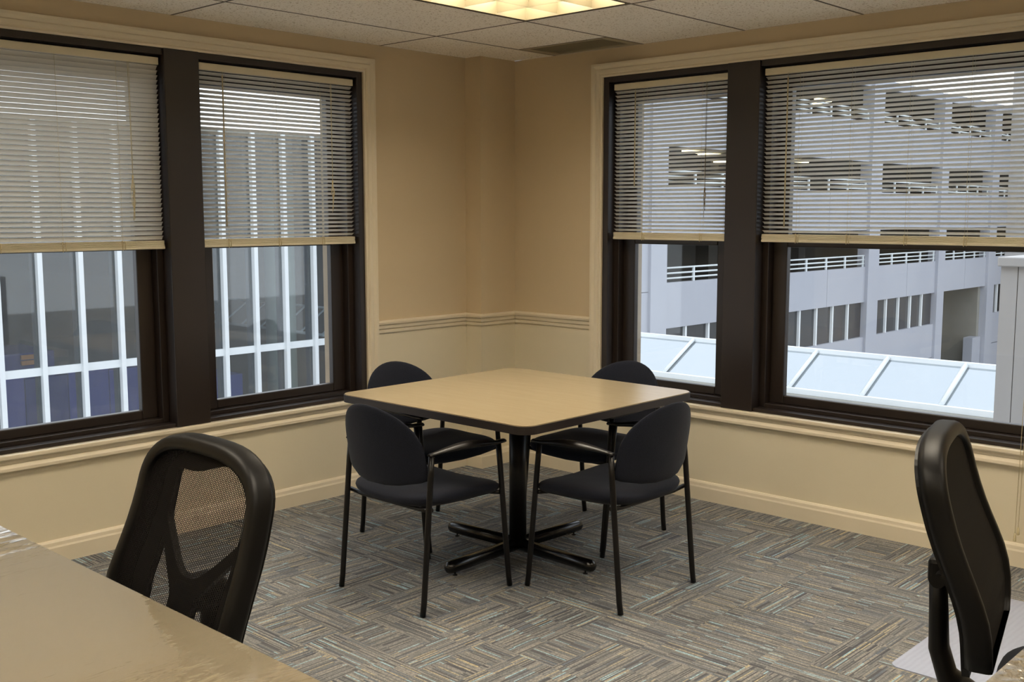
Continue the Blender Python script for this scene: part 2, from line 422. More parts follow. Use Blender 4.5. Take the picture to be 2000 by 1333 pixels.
floor = struct(MB().box(0, RX, RY, 0, -0.12, -0.005).build('floor', M_CARPET))
ct = MB().box(0.0004, 0.6096, 0.0004, 0.6096, -0.005, 0.0).mesh('carpet_tile'); ct.materials.append(M_CARPET)
for i in range(10):
    for j in range(10):
        link('carpet_tile', ct, floor, (0.02 + 0.61 * i, -0.63 - 0.61 * j, 0))

# ceiling : slab + metal grid + tiles
ceiling = struct(MB().box(0, RX, RY, 0, H + 0.16, H + 0.26).build('ceiling', M_GRID))
XS = [0.0, 0.441, 1.051, 1.661, 2.271, 2.881, 3.491, 4.101, 4.711, 5.321, 5.931, 6.541, RX]
YS = [0.0, -0.92, -2.134, -3.348, -4.562, -5.776, RY]
LIGHTS = {(3, 1), (6, 1), (9, 1), (3, 3), (6, 3), (9, 3), (3, 5), (6, 5), (9, 5)}
LIGHTS = {(2 + a, b) for a in (0, 3, 6) for b in (1, 3)} | {(8, 5), (2, 5)}
gm = MB()
for x in XS[1:-1]: gm.box(x - 0.0045, x + 0.0045, RY, 0, H - 0.0006, H + 0.03)
for y in YS[1:-1]: gm.box(0, RX, y - 0.0045, y + 0.0045, H - 0.0008, H + 0.031)
gm.box(XS[1], XS[2], -0.3145, -0.3055, H - 0.0006, H + 0.03)
gm.box(0, 0.02, RY, 0, H + 0.002, H + 0.006).box(0, RX, -0.02, 0, H + 0.002, H + 0.006)
gm.build('ceiling_grid', M_GRID, ceiling)
tcache = {}
def ctile(x0, x1, y0, y1):
    g = 0.005; key = (round(x1 - x0, 3), round(y1 - y0, 3))
    if key not in tcache:
        me = MB().box(g, x1 - x0 - g, g, y1 - y0 - g, 0, 0.014, 0.002, 1).mesh('ceiling_tile'); me.materials.append(M_CEIL); tcache[key] = me
    link('ceiling_tile', tcache[key], ceiling, (x0, y0, H))
for i in range(len(XS) - 1):
    for j in range(len(YS) - 1):
        if (i, j) in LIGHTS: continue
        if (i, j) == (1, 0):
            ctile(XS[1], XS[2], -0.92, -0.31); continue
        ctile(XS[i], XS[i + 1], YS[j + 1], YS[j])

# vent in the ceiling
vent = thing('ceiling_vent', 'dark grilled air vent set in the ceiling above the right window', 'vent', (0.746, -0.155, H))
f = MB()
f.box(-0.30, 0.30, 0.125, 0.15, 0, 0.012).box(-0.30, 0.30, -0.15, -0.125, 0, 0.012).box(-0.30, -0.25, -0.125, 0.125, 0, 0.012).box(0.25, 0.30, -0.125, 0.125, 0, 0.012)
f.build('vent_frame', M_VENTF, vent)
MB().box(-0.30, 0.30, -0.15, 0.15, 0.03, 0.034).build('backing', M_VENT, vent)
sl = MB().box(-0.25, 0.25, -0.007, 0.007, -0.0008, 0.0008).mesh('vent_slat'); sl.materials.append(M_VENT)
for k in range(16): link('vent_slat', sl, vent, (0, -0.117 + 0.0156 * k, 0.009), (math.radians(28), 0, 0))

# troffer lights
def troffer():
    t = thing('ceiling_light', 'x', 'ceiling light', (0, 0, 0), 0, 'recessed louvred ceiling lights')
    W_, L_ = 0.60, 1.204
    fr = MB()
    for a0, a1, b0, b1 in ((-W_ / 2, W_ / 2, L_ / 2 - 0.012, L_ / 2), (-W_ / 2, W_ / 2, -L_ / 2, -L_ / 2 + 0.012), (-W_ / 2, -W_ / 2 + 0.012, -L_ / 2, L_ / 2), (W_ / 2 - 0.012, W_ / 2, -L_ / 2, L_ / 2)):
        fr.box(a0, a1, b0, b1, 0.0, 0.13)
    fr.build('housing', M_LOUVRE, t)
    MB().box(-W_ / 2, W_ / 2, -L_ / 2, L_ / 2, 0.112, 0.118).build('lamp_panel', M_LAMP, t)
    xb = MB(); 
    for k in (1, 2):
        x = -W_ / 2 + W_ * k / 3
        for y0 in (0,):
            v = [(-0.001, 0.008), (0.001, 0.008), (0.007, 0.07), (-0.007, 0.07)]
            a = [xb.bm.verts.new((x + p, -L_ / 2 + 0.012, z)) for p, z in v]; b = [xb.bm.verts.new((x + p, L_ / 2 - 0.012, z)) for p, z in v]
            for i in range(4): xb.bm.faces.new((a[i], a[(i + 1) % 4], b[(i + 1) % 4], b[i]))
    xb.build('long_blade', M_LOUVRE, t)
    me = MB()
    v = [(-0.001, 0.009), (0.001, 0.009), (0.007, 0.07), (-0.007, 0.07)]
    a = [me.bm.verts.new((-W_ / 2 + 0.012, p, z)) for p, z in v]; b = [me.bm.verts.new((W_ / 2 - 0.012, p, z)) for p, z in v]
    for i in range(4): me.bm.faces.new((a[i], a[(i + 1) % 4], b[(i + 1) % 4], b[i]))
    me = me.mesh('cross_blade'); me.materials.append(M_LOUVRE)
    for k in range(1, 6): link('cross_blade', me, t, (0, -L_ / 2 + L_ * k / 6, 0))
    return t
lt = troffer(); first = True
for (i, j) in sorted(LIGHTS):
    loc = ((XS[i] + XS[i + 1]) / 2, (YS[j] + YS[j + 1]) / 2, H + 0.001)
    lab = 'glowing louvred light panel in the ceiling above the square table' if (i, j) == (2, 1) else 'recessed louvred ceiling light behind or beyond the edge of the view'
    if first: lt.location = loc; lt['label'] = lab; first = False
    else: dup(lt, loc, 0, lab)

# baseboards and rails
BB = [(0, 0.0), (0.02, 0.0), (0.02, 0.068), (0.016, 0.076), (0.014, 0.09), (0.008, 0.098), (0, 0.10)]
o = struct(MB().sweep([(0, RY), (0, -CB), (CA, -CB), (CA, -0.10)], BB).build('baseboard_left', M_TRIM))
o = struct(MB().sweep([(CA, -0.10), (CA, 0), (RX, 0)], BB).build('baseboard_right', M_TRIM))
CR = [(0, 0.846), (0.008, 0.848), (0.009, 0.862), (0.005, 0.866), (0.014, 0.872), (0.016, 0.888), (0.024, 0.896), (0.026, 0.906), (0.018, 0.914), (0, 0.916)]
struct(MB().sweep([(0, -0.974), (0, -CB), (CA, -CB), (CA, 0), (0.717, 0)], CR).build('trim_1', M_TRIM), 'cream chair rail wrapping the corner column')
struct(MB().sweep([(3.40, 0), (RX, 0)], CR).build('trim_2', M_TRIM)); struct(MB().sweep([(0, RY), (0, -3.83)], CR).build('trim_3', M_TRIM))

# window casings (picture-frame, mitred)
def casing(name, left, op, label):
    prof = [(0.0, 0.0), (0.0, 0.012), (0.008, 0.016), (0.016, 0.012), (0.022, 0.019), (0.040, 0.019), (0.046, 0.014), (0.062, 0.024), (0.075, 0.024), (0.075, 0.0)]
    mb = MB(); a0, a1 = op
    cs = [(a0, ZS, -1, -1), (a1, ZS, 1, -1), (a1, ZT, 1, 1), (a0, ZT, -1, 1)]
    rings = []
    for a, z, sa, sz in cs:
        r = []
        for off, d in prof:
            o_ = 0.071 / 0.075 * off
            A = a + sa * o_; Z = z + sz * o_
            r.append(mb.bm.verts.new((d, A, Z) if left else (A, -d, Z)))
        rings.append(r)
    k = len(prof)
    for i in range(4):
        for j in range(k - 1): mb.bm.faces.new((rings[i][j], rings[(i + 1) % 4][j], rings[(i + 1) % 4][j + 1], rings[i][j + 1]))
    st = ((0, 0.036), (a0 - 0.02, a1 + 0.02)) 
    if left: mb.box(0.0, 0.034, a0 - 0.01, a1 + 0.01, ZS - 0.022, ZS, 0.006)
    else: mb.box(a0 - 0.01, a1 + 0.01, -0.034, 0, ZS - 0.022, ZS, 0.006)
    struct(mb.build(name, M_TRIM), label)
casing('trim_4', True, LO, 'cream moulded casing round the left pair of windows')
casing('trim_5', False, RO, 'cream moulded casing round the right pair of windows')

# ------------------------------------------------------------------ windows
def P(left, a, d, z): return (-d, a, z) if left else (a, d, z)
def bx(mb, left, a0, a1, d0, d1, z0, z1, bev=0.0):
    if left: mb.box(-d1, -d0, a0, a1, z0, z1, bev)
    else: mb.box(a0, a1, d0, d1, z0, z1, bev)
def ring(mb, left, a0, a1, z0, z1, wl, wr, wb, wt, d0, d1, bev=0.0):
    if wl: bx(mb, left, a0, a0 + wl, d0, d1, z0, z1, bev)
    if wr: bx(mb, left, a1 - wr, a1, d0, d1, z0, z1, bev)
    bx(mb, left, a0 + wl, a1 - wr, d0, d1, z0, z0 + wb, bev); bx(mb, left, a0 + wl, a1 - wr, d0, d1, z1 - wt, z1, bev)
def window(n, left, a0, a1, ml, mr):
    """ml/mr: True where the side meets the mullion"""
    W = bpy.data.objects.new('window_%d' % n, None); COL.objects.link(W); W['kind'] = 'structure'
    f1l, f1r = (0.0 if ml else 0.035), (0.0 if mr else 0.035)
    mb = MB(); ring(mb, left, a0, a1, ZS, ZT, f1l, f1r, 0.018, 0.03, 0.0, 0.188, 0.002)
    ring(mb, left, a0 + f1l, a1 - f1r, ZS + 0.018, ZT - 0.03, 0.032, 0.032, 0.02, 0.02, 0.06, 0.188, 0.002)
    mb.build('window_frame', M_BROWN, W)
    A0, A1 = a0 + f1l + 0.032, a1 - f1r - 0.032; Z0, Z1 = ZS + 0.038, ZT - 0.05
    mb = MB(); ring(mb, left, A0, A1, Z0, 1.374, 0.078, 0.078, 0.044, 0.044, 0.105, 0.143, 0.005)
    s1 = mb.build('lower_sash', M_BROWN, W)
    mb = MB(); bx(mb, left, A0 + 0.076, A1 - 0.076, 0.123, 0.128, Z0 + 0.042, 1.332); mb.build('pane', M_GLASS, s1)
    mb = MB(); ring(mb, left, A0, A1, 1.335, Z1, 0.06, 0.06, 0.04, 0.075, 0.1435, 0.185, 0.004)
    s2 = mb.build('upper_sash', M_BROWN, W)
    mb = MB(); bx(mb, left, A0 + 0.058, A1 - 0.058, 0.163, 0.168, 1.373, Z1 - 0.073); mb.build('pane', M_GLASS, s2)
window(1, True, LO[0], -2.185, False, True)
window(2, True, -2.010, LO[1], True, False)
window(3, False, RO[0], 1.578, False, True)
window(4, False, 1.759, RO[1], True, False)
mb = MB(); bx(mb, True, -2.185, -2.010, -0.012, 0.2, ZS, ZT, 0.003)
struct(mb.build('trim_6', M_BROWN), 'dark brown post between the two left windows')
mb = MB(); bx(mb, False, 1.578, 1.759, -0.012, 0.2, ZS, ZT, 0.003)
struct(mb.build('trim_7', M_BROWN), 'dark brown post between the two right windows')

# ------------------------------------------------------------------ blinds
def blind(left, a0, a1, zbot, tilt, cords, wand, cordpos, label, dd=0.034):
    """slats are objects of their own; tilt in degrees, room-side edge up"""
    w_ = a1 - a0; ac = (a0 + a1) / 2
    B = thing('window_blind', label, 'blind', P(left, ac, dd, 2.195), (PI / 2 if left else 0), 'horizontal slat blinds half lowered over the four windows')
    # local frame: X along wall, Y outward, Z up.   left wall: local X -> world +Y, local Y -> world -X
    MB().box(-w_ / 2, w_ / 2, -0.013, 0.013, -0.033, 0.0, 0.002).build('headrail', M_BLINDRAIL, B)
    me = MB(); n = 5; hw = 0.0125
    L1 = []
    for k in range(n + 1):
        t = -1 + 2 * k / n; y = t * hw; z = 0.0017 * (1 - t * t)
        L1.append((y, z))
    for sgn, zz in ((1, 0.0), (-1, -0.0003)):
        a = [me.bm.verts.new((-w_ / 2 + 0.004, y, z + zz)) for y, z in L1]; b = [me.bm.verts.new((w_ / 2 - 0.004, y, z + zz)) for y, z in L1]
        for k in range(n):
            f_ = me.bm.faces.new((a[k], a[k + 1], b[k + 1], b[k])); f_.smooth = True
    me = me.mesh('slat'); me.materials.append(M_SLAT)
    me2 = MB().box(-w_ / 2 + 0.002, w_ / 2 - 0.002, -hw, hw, 0, 0.0040, 0.0015, 1).mesh('slat'); me2.materials.append(M_BLINDRAIL)
    zl = zbot - 2.195          # local bottom of rail
    top = -0.046; stack = zl + 0.040
    ns = int(round((top - (stack + 0.012)) / 0.0212)); pit = (top - (stack + 0.012)) / ns
    for k in range(ns + 1):
        o = link('slat', me, B, (0, 0, top - pit * k), (math.radians(-tilt + random.uniform(-1.2, 1.2)), 0, random.uniform(-0.0006, 0.0006)))
    for k in range(6):
        link('slat', me2, B, (random.uniform(-0.0015, 0.0015), random.uniform(-0.0008, 0.0008), zl + 0.0122 + 0.0045 * k), (0, 0, 0))
    MB().box(-w_ / 2, w_ / 2, -0.0125, 0.0125, zl, zl + 0.012, 0.003).build('bottom_rail', M_BLINDRAIL, B)
    for c in cords:
        x = c - ac if True else 0
        m = MB()
        for yy in (-0.0145, 0.0145): m.tube([(x, yy, -0.033), (x, yy, zl + 0.012)], 0.0006, 4)
        m.tube([(x + 0.012, -0.0145, zl + 0.04), (x + 0.010, -0.016, zl - 0.002)], 0.0015, 5)
        m.tube([(x - 0.004, -0.0145, zl + 0.042), (x - 0.002, -0.016, zl - 0.004)], 0.0016, 5)
        m.tube([(x - 0.006, -0.0155, zl + 0.038), (x + 0.009, -0.0155, zl + 0.028)], 0.0014, 5)
        m.build('ladder_cord', M_CORD, B)
    if wand:
        x = wand[0] - ac
        wd = MB().tube([(x, -0.020, wand[1] - 2.195), (x, -0.020, -0.05)], 0.0038, 6).build('tilt_wand', M_WAND, B)
        MB().tube([(x, -0.012, -0.03), (x, -0.021, -0.036), (x, -0.021, -0.052)], 0.0012, 6).build('wand_hook', M_WAND, wd)
    if cordpos:
        x = cordpos[0] - ac; zt = cordpos[1] - 2.195; zb = cordpos[2] - 2.195; dark = cordpos[3]
        rr = random.Random(int(abs(x) * 1000)); m = MB()
        m.tube([(x - 0.002, -0.019, -0.034), (x, -0.021, zt)], 0.0011, 5).tube([(x + 0.004, -0.019, -0.034), (x + 0.001, -0.021, zt)], 0.0009, 5)
        for q in range(7):
            pts = []; L_ = rr.uniform(0.55, 1.0); ph = rr.uniform(0, 6.3); amp = rr.uniform(0.004, 0.012 if not dark else 0.007)
            for k in range(15):
                t = k / 14
                pts.append((x + amp * math.sin(ph + t * rr.uniform(5, 7)) * math.sin(PI * min(1, t * 1.15)) + 0.004 * t * (q - 3) / 3, -0.021 - 0.004 * math.sin(PI * t) * rr.random(), zt + (zb - zt) * t * L_))
            m.tube(pts, 0.0011, 5)
        m.lathe([(0.001, zt + 0.004), (0.0045, zt), (0.0045, zt - 0.012), (0.001, zt - 0.016)], x, -0.021, 8)
        m.build('lift_cord', M_DARKCORD if dark else M_CORD, B)
    return B
blind(True, -3.68, -2.194, 1.336, 46, (-2.399, -2.668, -2.938, -3.21, -3.48), None, (-2.344, 1.665, 1.46, False), 'blind on the leftmost window, slats nearly shut, knotted cream cord')
blind(True, -1.995, -1.089, 1.338, 28, (-1.859, -1.572, -1.304), (-1.873, 1.435), (-1.24, 1.665, 1.50, False), 'blind on the left-hand window beside the corner, slats half open over white fins')
blind(False, 0.845, 1.570, 1.356, 27, (1.047, 1.414), (0.994, 1.64), (1.442, 1.625, 1.475, True), 'narrowest blind, right of the corner, dark looped cord hanging in front')
b4 = blind(False, 1.768, 3.265, 1.356, 26, (1.959, 2.22, 2.495, 2.759, 3.05), (1.897, 1.43), None, 'wide blind at far right over the parking garage, with a long tilt wand')

for dx, zb in ((0.0, 0.135), (0.012, 0.165)):
    x = 3.055 + dx - (1.768 + 3.265) / 2
    m = MB().tube([(x, -0.016, -0.034), (x, -0.088, zb + 0.02 - 2.195)], 0.0012, 5)
    m.lathe([(0.002, zb + 0.02 - 2.195), (0.005, zb + 0.01 - 2.195), (0.007, zb - 0.012 - 2.195), (0.003, zb - 0.016 - 2.195)], x, -0.088, 8)
    m.build('lift_cord', M_CORD, b4)

# ------------------------------------------------------------------ square table
TX, TY = 1.384, -1.333
tb = thing('square_table', 'square beige laminate table with black edge band and black cross base', 'table', (TX, TY, 0))
def rrect(hx, hy, r, n=8):
    pts = []
    for cx, cy, a0 in ((hx - r, hy - r, 0), (-hx + r, hy - r, 90), (-hx + r, -hy + r, 180), (hx - r, -hy + r, 270)):
        for k in range(n + 1):
            a = math.radians(a0 + 90 * k / n); pts.append((cx + r * math.cos(a), cy + r * math.sin(a)))
    return pts
TZ = 0.724
MB().prism(rrect(0.546, 0.546, 0.056), TZ - 0.004, TZ).build('table_top', M_LAMINATE, tb)
MB().prism(rrect(0.550, 0.550, 0.06), TZ - 0.034, TZ - 0.0035).build('edge_band', M_EDGE, tb)
MB().lathe([(0.038, 0.05), (0.038, TZ - 0.05)], n=24).build('column', M_BLACKTUBE, tb)
sp = MB()
for a in (0, 90):
    dx, dy = math.cos(math.radians(a)), math.sin(math.radians(a))
    sp.box(-0.28 if a == 0 else -0.03, 0.28 if a == 0 else 0.03, -0.03 if a == 0 else -0.28, 0.03 if a == 0 else 0.28, TZ - 0.062 + 0.001 * (a > 0), TZ - 0.0345)
sp.build('support_bracket', M_BLACKTUBE, tb)
ft = MB(); R = 0.027; pts = [(0.0, 0, 0.048)]; rs = [R]
pts += [(0.40, 0, 0.040)]; rs += [R]
for k in range(1, 6):
    a = PI / 2 * k / 5; pts.append((0.41 + 0.026 * math.sin(a), 0, 0.0395)); rs.append(max(0.002, R * math.cos(a)))
ft.tube(pts, rs, 16); fme = ft.mesh('foot'); fme.materials.append(M_BLACKGLOSS)
gme = MB().lathe([(0.004, 0.013), (0.004, 0.004), (0.011, 0.004), (0.011, 0.0)], n=10).mesh('glide'); gme.materials.append(M_BLACKTUBE)
for k in range(4):
    f_ = link('foot', fme, tb, (0, 0, 0), (0, 0, k * PI / 2)); link('glide', gme, f_, (0.385, 0, 0))

# ------------------------------------------------------------------ guest armchairs
def armchair(name, label, loc, rz):
    t = thing(name, label, 'chair', loc, rz, 'dark fabric armchairs round the square table')
    hx = 0.243
    for sx in (-1, 1):
        MB().tube([(sx * hx, -0.235, 0.004), (sx * hx, -0.228, 0.05), (sx * 0.240, -0.186, 0.52), (sx * 0.238, -0.178, 0.600)], 0.0115, 10).build('rear_leg', M_BLACKTUBE, t)
        MB().tube([(sx * hx, 0.237, 0.004), (sx * hx, 0.230, 0.05), (sx * 0.242, 0.185, 0.50), (sx * 0.242, 0.174, 0.598)], 0.0115, 10).build('front_leg', M_BLACKTUBE, t)
        m = MB(); pts, rs = [], []
        N = 16
        for k in range(N + 1):
            q = k / N
            y = -0.192 + 0.40 * q
            z = 0.607 + 0.016 * math.sin(PI * min(1, q * 1.15)) - 0.004 * q
            x = sx * (0.239 + 0.014 * math.sin(PI * q))
            r = 0.011 + 0.016 * math.sin(PI * min(1, q * 1.05)) ** 1.5 + 0.004 * q
            pts.append((x, y, z)); rs.append(r)
        m.tube(pts, rs, 12, flat=0.5); m.build('armrest', M_ARM, t)
    # seat
    out = []
    for k in range(48):
        a = 2 * PI * k / 48; c, s_ = math.cos(a), math.sin(a); e = 2 / 6.0 if s_ > 0 else 2 / 4.0
        out.append((0.248 * abs(c) ** e * (1 if c >= 0 else -1), 0.220 * abs(s_) ** e * (1 if s_ >= 0 else -1)))
    def sf(a, b, w_):
        x, y = a, b + 0.006 - 0.012 * (b < 0) * (1 - (a / 0.236) ** 2)
        z = 0.412 + w_ - 0.016 * (1 - (x / 0.236) ** 2) + (0.012 - 0.05 * max(0, y - 0.1) ** 1.0) + 0.008 * (y < 0) * (-y / 0.2)
        return (x, y, z)
    MB().pillow(out, sf, 0.070, p=6, q=0.5).build('seat', M_FABRIC, t)
    for y in (-0.182, 0.186): MB().tube([(-0.24, y, 0.398), (-0.17, y * 0.97, 0.388), (0.17, y * 0.97, 0.388), (0.24, y, 0.398)], 0.009, 8).build('crossbar', M_BLACKTUBE, t)
    # back: D shaped, wrapped
    out = []
    for k in range(25):
        a = PI * k / 24; out.append((0.226 * math.cos(a) if True else 0, 0.600 + 0.185 * math.sin(a) ** 0.92))
    out += [(-0.228, 0.56), (-0.228, 0.522), (-0.224, 0.508), (-0.20, 0.497), (-0.12, 0.480), (-0.05, 0.473), (0.05, 0.473), (0.12, 0.480), (0.20, 0.497), (0.224, 0.508), (0.228, 0.522), (0.228, 0.56)]
    def bf(a, b, w_):
        return (a, -0.176 - 0.072 * (1 - (a / 0.235) ** 2) - 0.17 * max(0, b - 0.5) + w_, b)
    MB().pillow(out, bf, 0.036, p=5, q=0.5, centre=(0, 0.615)).build('backrest', M_FABRIC, t)
    return t
ac = armchair('guest_armchair', 'dark fabric armchair nearest the camera on the left, back towards us', (1.397, -1.895, 0), 0)
dup(ac, (1.930, -1.367, 0), PI / 2, 'dark fabric armchair nearest the camera on the right, beside the base of the right wall')
dup(ac, (0.862, -1.355, 0), -PI / 2, 'dark fabric armchair behind the table next to the left window')
dup(ac, (1.408, -0.835, 0), PI, 'dark fabric armchair behind the table in front of the narrow right window')

# ------------------------------------------------------------------ mesh office chairs
HB = -0.05
OW, OH, OTH, OLAM, OLUM, OZ = 1.07, 0.487, 0.050, 0.227, 0.034, 0.515
def ow(h): 
    xs, ys = (HB, .05, .15, .347), (.196, .236, .246, .232)
    if h <= HB: return ys[0] * OW
    for i in range(3):
        if h <= xs[i + 1]: return (ys[i] + (ys[i + 1] - ys[i]) * (h - xs[i]) / (xs[i + 1] - xs[i])) * OW
    return .232 * OW
def o_outline(inset=0.0, hb=-0.05):
    pts = []
    for k in range(10):
        h = hb + (0.347 - hb) * k / 9; pts.append((ow(h) - inset, h))
    A, Bh = 0.232 * OW - inset, OH - 0.347 - inset
    for k in range(1, 13):
        a = PI / 2 * k / 12; pts.append((A * max(0, math.cos(a)) ** 0.68, 0.347 + Bh * math.sin(a) ** 0.78))
    return pts + [(-u, h) for u, h in pts[::-1][1:]]
def omap(u, h, w_=0.0):
    return (u, OLUM * math.exp(-((h - 0.11) / 0.14) ** 2) - OLAM * h + w_, h + OZ)
def plate(name, outer, holes, w0, w1, mat, parent, uv=False):
    loops = [[Vector((u, h, 0)) for u, h in outer]] + [[Vector((u, h, 0)) for u, h in q] for q in holes]
    flat = [v for l in loops for v in l]
    bm = bmesh.new(); vs = [bm.verts.new(v) for v in flat]
    for tri in tessellate_polygon(loops):
        try: bm.faces.new([vs[i] for i in tri])
        except ValueError: pass
    for k in range(1, 16):
        bmesh.ops.bisect_plane(bm, geom=bm.verts[:] + bm.edges[:] + bm.faces[:], plane_co=(0, HB + (OH - HB) * k / 16, 0), plane_no=(0, 1, 0))
    bmesh.ops.recalc_face_normals(bm, faces=bm.faces)
    uvl = bm.loops.layers.uv.new('UVMap') if uv else None
    if uv:
        for f_ in bm.faces:
            for l in f_.loops: l[uvl].uv = (l.vert.co.x, l.vert.co.y)
    if w1 != w0:
        ret = bmesh.ops.extrude_face_region(bm, geom=bm.faces[:])
        top = {v for v in ret['geom'] if isinstance(v, bmesh.types.BMVert)}
    else: top = set()
    for v in bm.verts:
        v.co = Vector(omap(v.co.x, v.co.y, w1 if v in top else w0))
    bmesh.ops.recalc_face_normals(bm, faces=bm.faces)
    me = bpy.data.meshes.new(name); bm.to_mesh(me); bm.free(); me.materials.append(mat)
    return link(name, me, parent)
def smooth_loop(pts, n=3):
    for _ in range(n):
        q = []
        for i in range(len(pts)):
            a, b = pts[i], pts[(i + 1) % len(pts)]
            q += [(a[0] * .75 + b[0] * .25, a[1] * .75 + b[1] * .25), (a[0] * .25 + b[0] * .75, a[1] * .25 + b[1] * .75)]
        pts = q
    return pts
def office_chair(label, loc, rz):
    t = thing('office_chair', label, 'office chair', loc, rz, 'black mesh-back office chairs at the desks')
    outer = o_outline(); N = len(outer)
    # rounded frame ring
    bm = MB(); T = OTH
    prof = [(0.0, -0.012), (0.002, -0.005), (0.006, 0.0), (0.022, 0.001), (0.031, -0.002), (0.0315, -0.006), (0.035, -0.012), (0.044, -T + 0.010), (0.046, -T - 0.004), (0.014, -T - 0.006), (0.002, -T + 0.004), (0.0, -T + 0.012)]
    rings = []
    for ins, w_ in prof:
        o_ = o_outline(ins, 0.0); rings.append([bm.bm.verts.new(omap(u, max(h, HB + ins * 0.9), w_)) for u, h in o_])
    for j in range(len(prof)):
        for k in range(N):
            f_ = bm.bm.faces.new((rings[j][k], rings[j][(k + 1) % N], rings[(j + 1) % len(prof)][(k + 1) % N], rings[(j + 1) % len(prof)][k])); f_.smooth = True
    fr = bm.build('back_frame', M_PLASTIC, t)
    inner = [(u, max(h, HB + 0.028)) for u, h in o_outline(0.030)]
    plate('mesh_panel', inner, [], -0.012, -0.012, M_MESH, t, uv=True)
    # rear shell with wavy openings, seen through the mesh
    sh = [(u, max(h, HB + 0.02)) for u, h in o_outline(0.018)]
    h1 = smooth_loop([(-0.152, 0.285), (-0.152, 0.30), (-0.150, 0.405), (-0.125, 0.428), (-0.05, 0.430), (0.0, 0.418), (0.05, 0.402), (0.10, 0.396), (0.15, 0.398), (0.158, 0.38), (0.155, 0.29), (0.145, 0.275), (0.05, 0.195), (0.0, 0.183), (-0.05, 0.195), (-0.145, 0.275)][::-1], 2)
    h2 = smooth_loop([(-0.152, 0.245), (-0.152, 0.235), (-0.152, 0.06), (-0.14, 0.05), (-0.06, 0.05), (-0.048, 0.06), (-0.048, 0.14), (-0.055, 0.155), (-0.145, 0.24)], 2)
    h3 = smooth_loop([(-a, b) for a, b in [(-0.152, 0.245), (-0.152, 0.235), (-0.152, 0.06), (-0.14, 0.05), (-0.06, 0.05), (-0.048, 0.06), (-0.048, 0.14), (-0.055, 0.155), (-0.145, 0.24)]][::-1], 2)
    plate('rear_shell', sh, [h1, h2, h3], -OTH - 0.014, -OTH + 0.002, M_PLASTIC, t)
    # bracket, spine and mechanism
    m = MB(); b0 = omap(0, 0.150, -OTH - 0.062)
    m.box(-0.045, 0.045, b0[1] - 0.030, b0[1] + 0.058, b0[2] - 0.035, b0[2] + 0.030, 0.012)
    m.build('bracket', M_PLASTIC, t)
    m = MB()
    m.tube([(0, b0[1] - 0.012, b0[2]), (0, b0[1] - 0.006, 0.56), (0, b0[1] - 0.002, 0.47), (0, b0[1] + 0.02, 0.40), (0, b0[1] + 0.09, 0.362), (0, b0[1] + 0.27, 0.35)], [0.020, 0.022, 0.024, 0.026, 0.024, 0.022], 12, flat=1.7, upv=Vector((1, 0, 0.01)))
    m.build('spine', M_PLASTIC, t)
    kb = MB().tube([(0.03, b0[1], b0[2] - 0.005), (0.075, b0[1], b0[2] - 0.005), (0.10, b0[1], b0[2] - 0.005)], [0.010, 0.010, 0.017], 12); kb.build('height_knob', M_PLASTIC, t)
    cy = 0.24
    out = []
    for k in range(40):
        a = 2 * PI * k / 40; c, s_ = math.cos(a), math.sin(a); e = 2 / 4.0
        out.append((0.245 * abs(c) ** e * (1 if c >= 0 else -1), 0.235 * abs(s_) ** e * (1 if s_ >= 0 else -1)))
    MB().pillow(out, lambda a, b, w_: (a, b + cy, 0.405 + w_ - 0.9 * max(0, b - 0.1) ** 2 + 0.25 * a * a), 0.075, p=5).build('seat', M_FABRIC, t)
    MB().box(-0.09, 0.09, cy - 0.13, cy + 0.12, 0.315, 0.372, 0.012).build('mechanism', M_PLASTIC, t)
    MB().lathe([(0.026, 0.10), (0.026, 0.22), (0.014, 0.221), (0.014, 0.34)], 0, cy, 16).build('gas_lift', M_CHROME, t)
    leg = MB().tube([(0, 0, 0.115), (0.16, 0, 0.10), (0.285, 0, 0.075)], [0.030, 0.022, 0.016], 10, flat=0.8).mesh('base_leg'); leg.materials.append(M_PLASTIC)
    cm = MB()
    for s_ in (-1, 1): cm.tube([(-0.003, s_ * 0.010, 0.028), (-0.003, s_ * 0.026, 0.028)], 0.028, 16)
    cm.tube([(0, 0, 0.028), (0, 0, 0.07)], 0.007, 8); cm = cm.mesh('caster'); cm.materials.append(M_PLASTIC)
    for k in range(5):
        a = 2 * PI * k / 5 + 0.3
        lo = link('base_leg', leg, t, (0, cy, 0), (0, 0, a)); link('caster', cm, lo, (0.275, 0, 0))
    return t
oc = office_chair('black mesh office chair pushed up to the desk at lower left', (2.433, -3.600, 0), 3.121)
dup(oc, (3.690, -2.196, 0), -1.328, 'black mesh office chair seen almost edge-on at the right desk')

# ------------------------------------------------------------------ desks with film
def desk(label, x0, x1, y0, y1, fmat, r=0.05):
    z = 0.735; t = thing('desk', label, 'desk', ((x0 + x1) / 2, (y0 + y1) / 2, 0)); hx, hy = (x1 - x0) / 2, (y1 - y0) / 2
    MB().prism(rrect(hx, hy, r), z - 0.028, z).build('desk_top', M_DESK, t)
    MB().prism(rrect(hx - 0.001, hy - 0.001, r), z + 0.0006, z + 0.0016).build('plastic_film', fmat, t)
    lg = MB().box(-0.02, 0.02, -0.02, 0.02, 0, z - 0.028).mesh('leg'); lg.materials.append(M_DESKLEG)
    for a in (-1, 1):
        for b in (-1, 1): link('leg', lg, t, (a * (hx - 0.06), b * (hy - 0.06), 0))
    m = MB().box(-hx + 0.04, hx - 0.04, -hy + 0.05, -hy + 0.07, z - 0.09, z - 0.028) if False else None
    return t
desk('cream desk under clear film in the lower left foreground', 1.80, 3.42, -4.46, -3.70, M_FILM)
desk('cream desk with crinkled clear film cut off at lower right', 3.932, 4.69, -3.35, -1.55, M_FILMC)

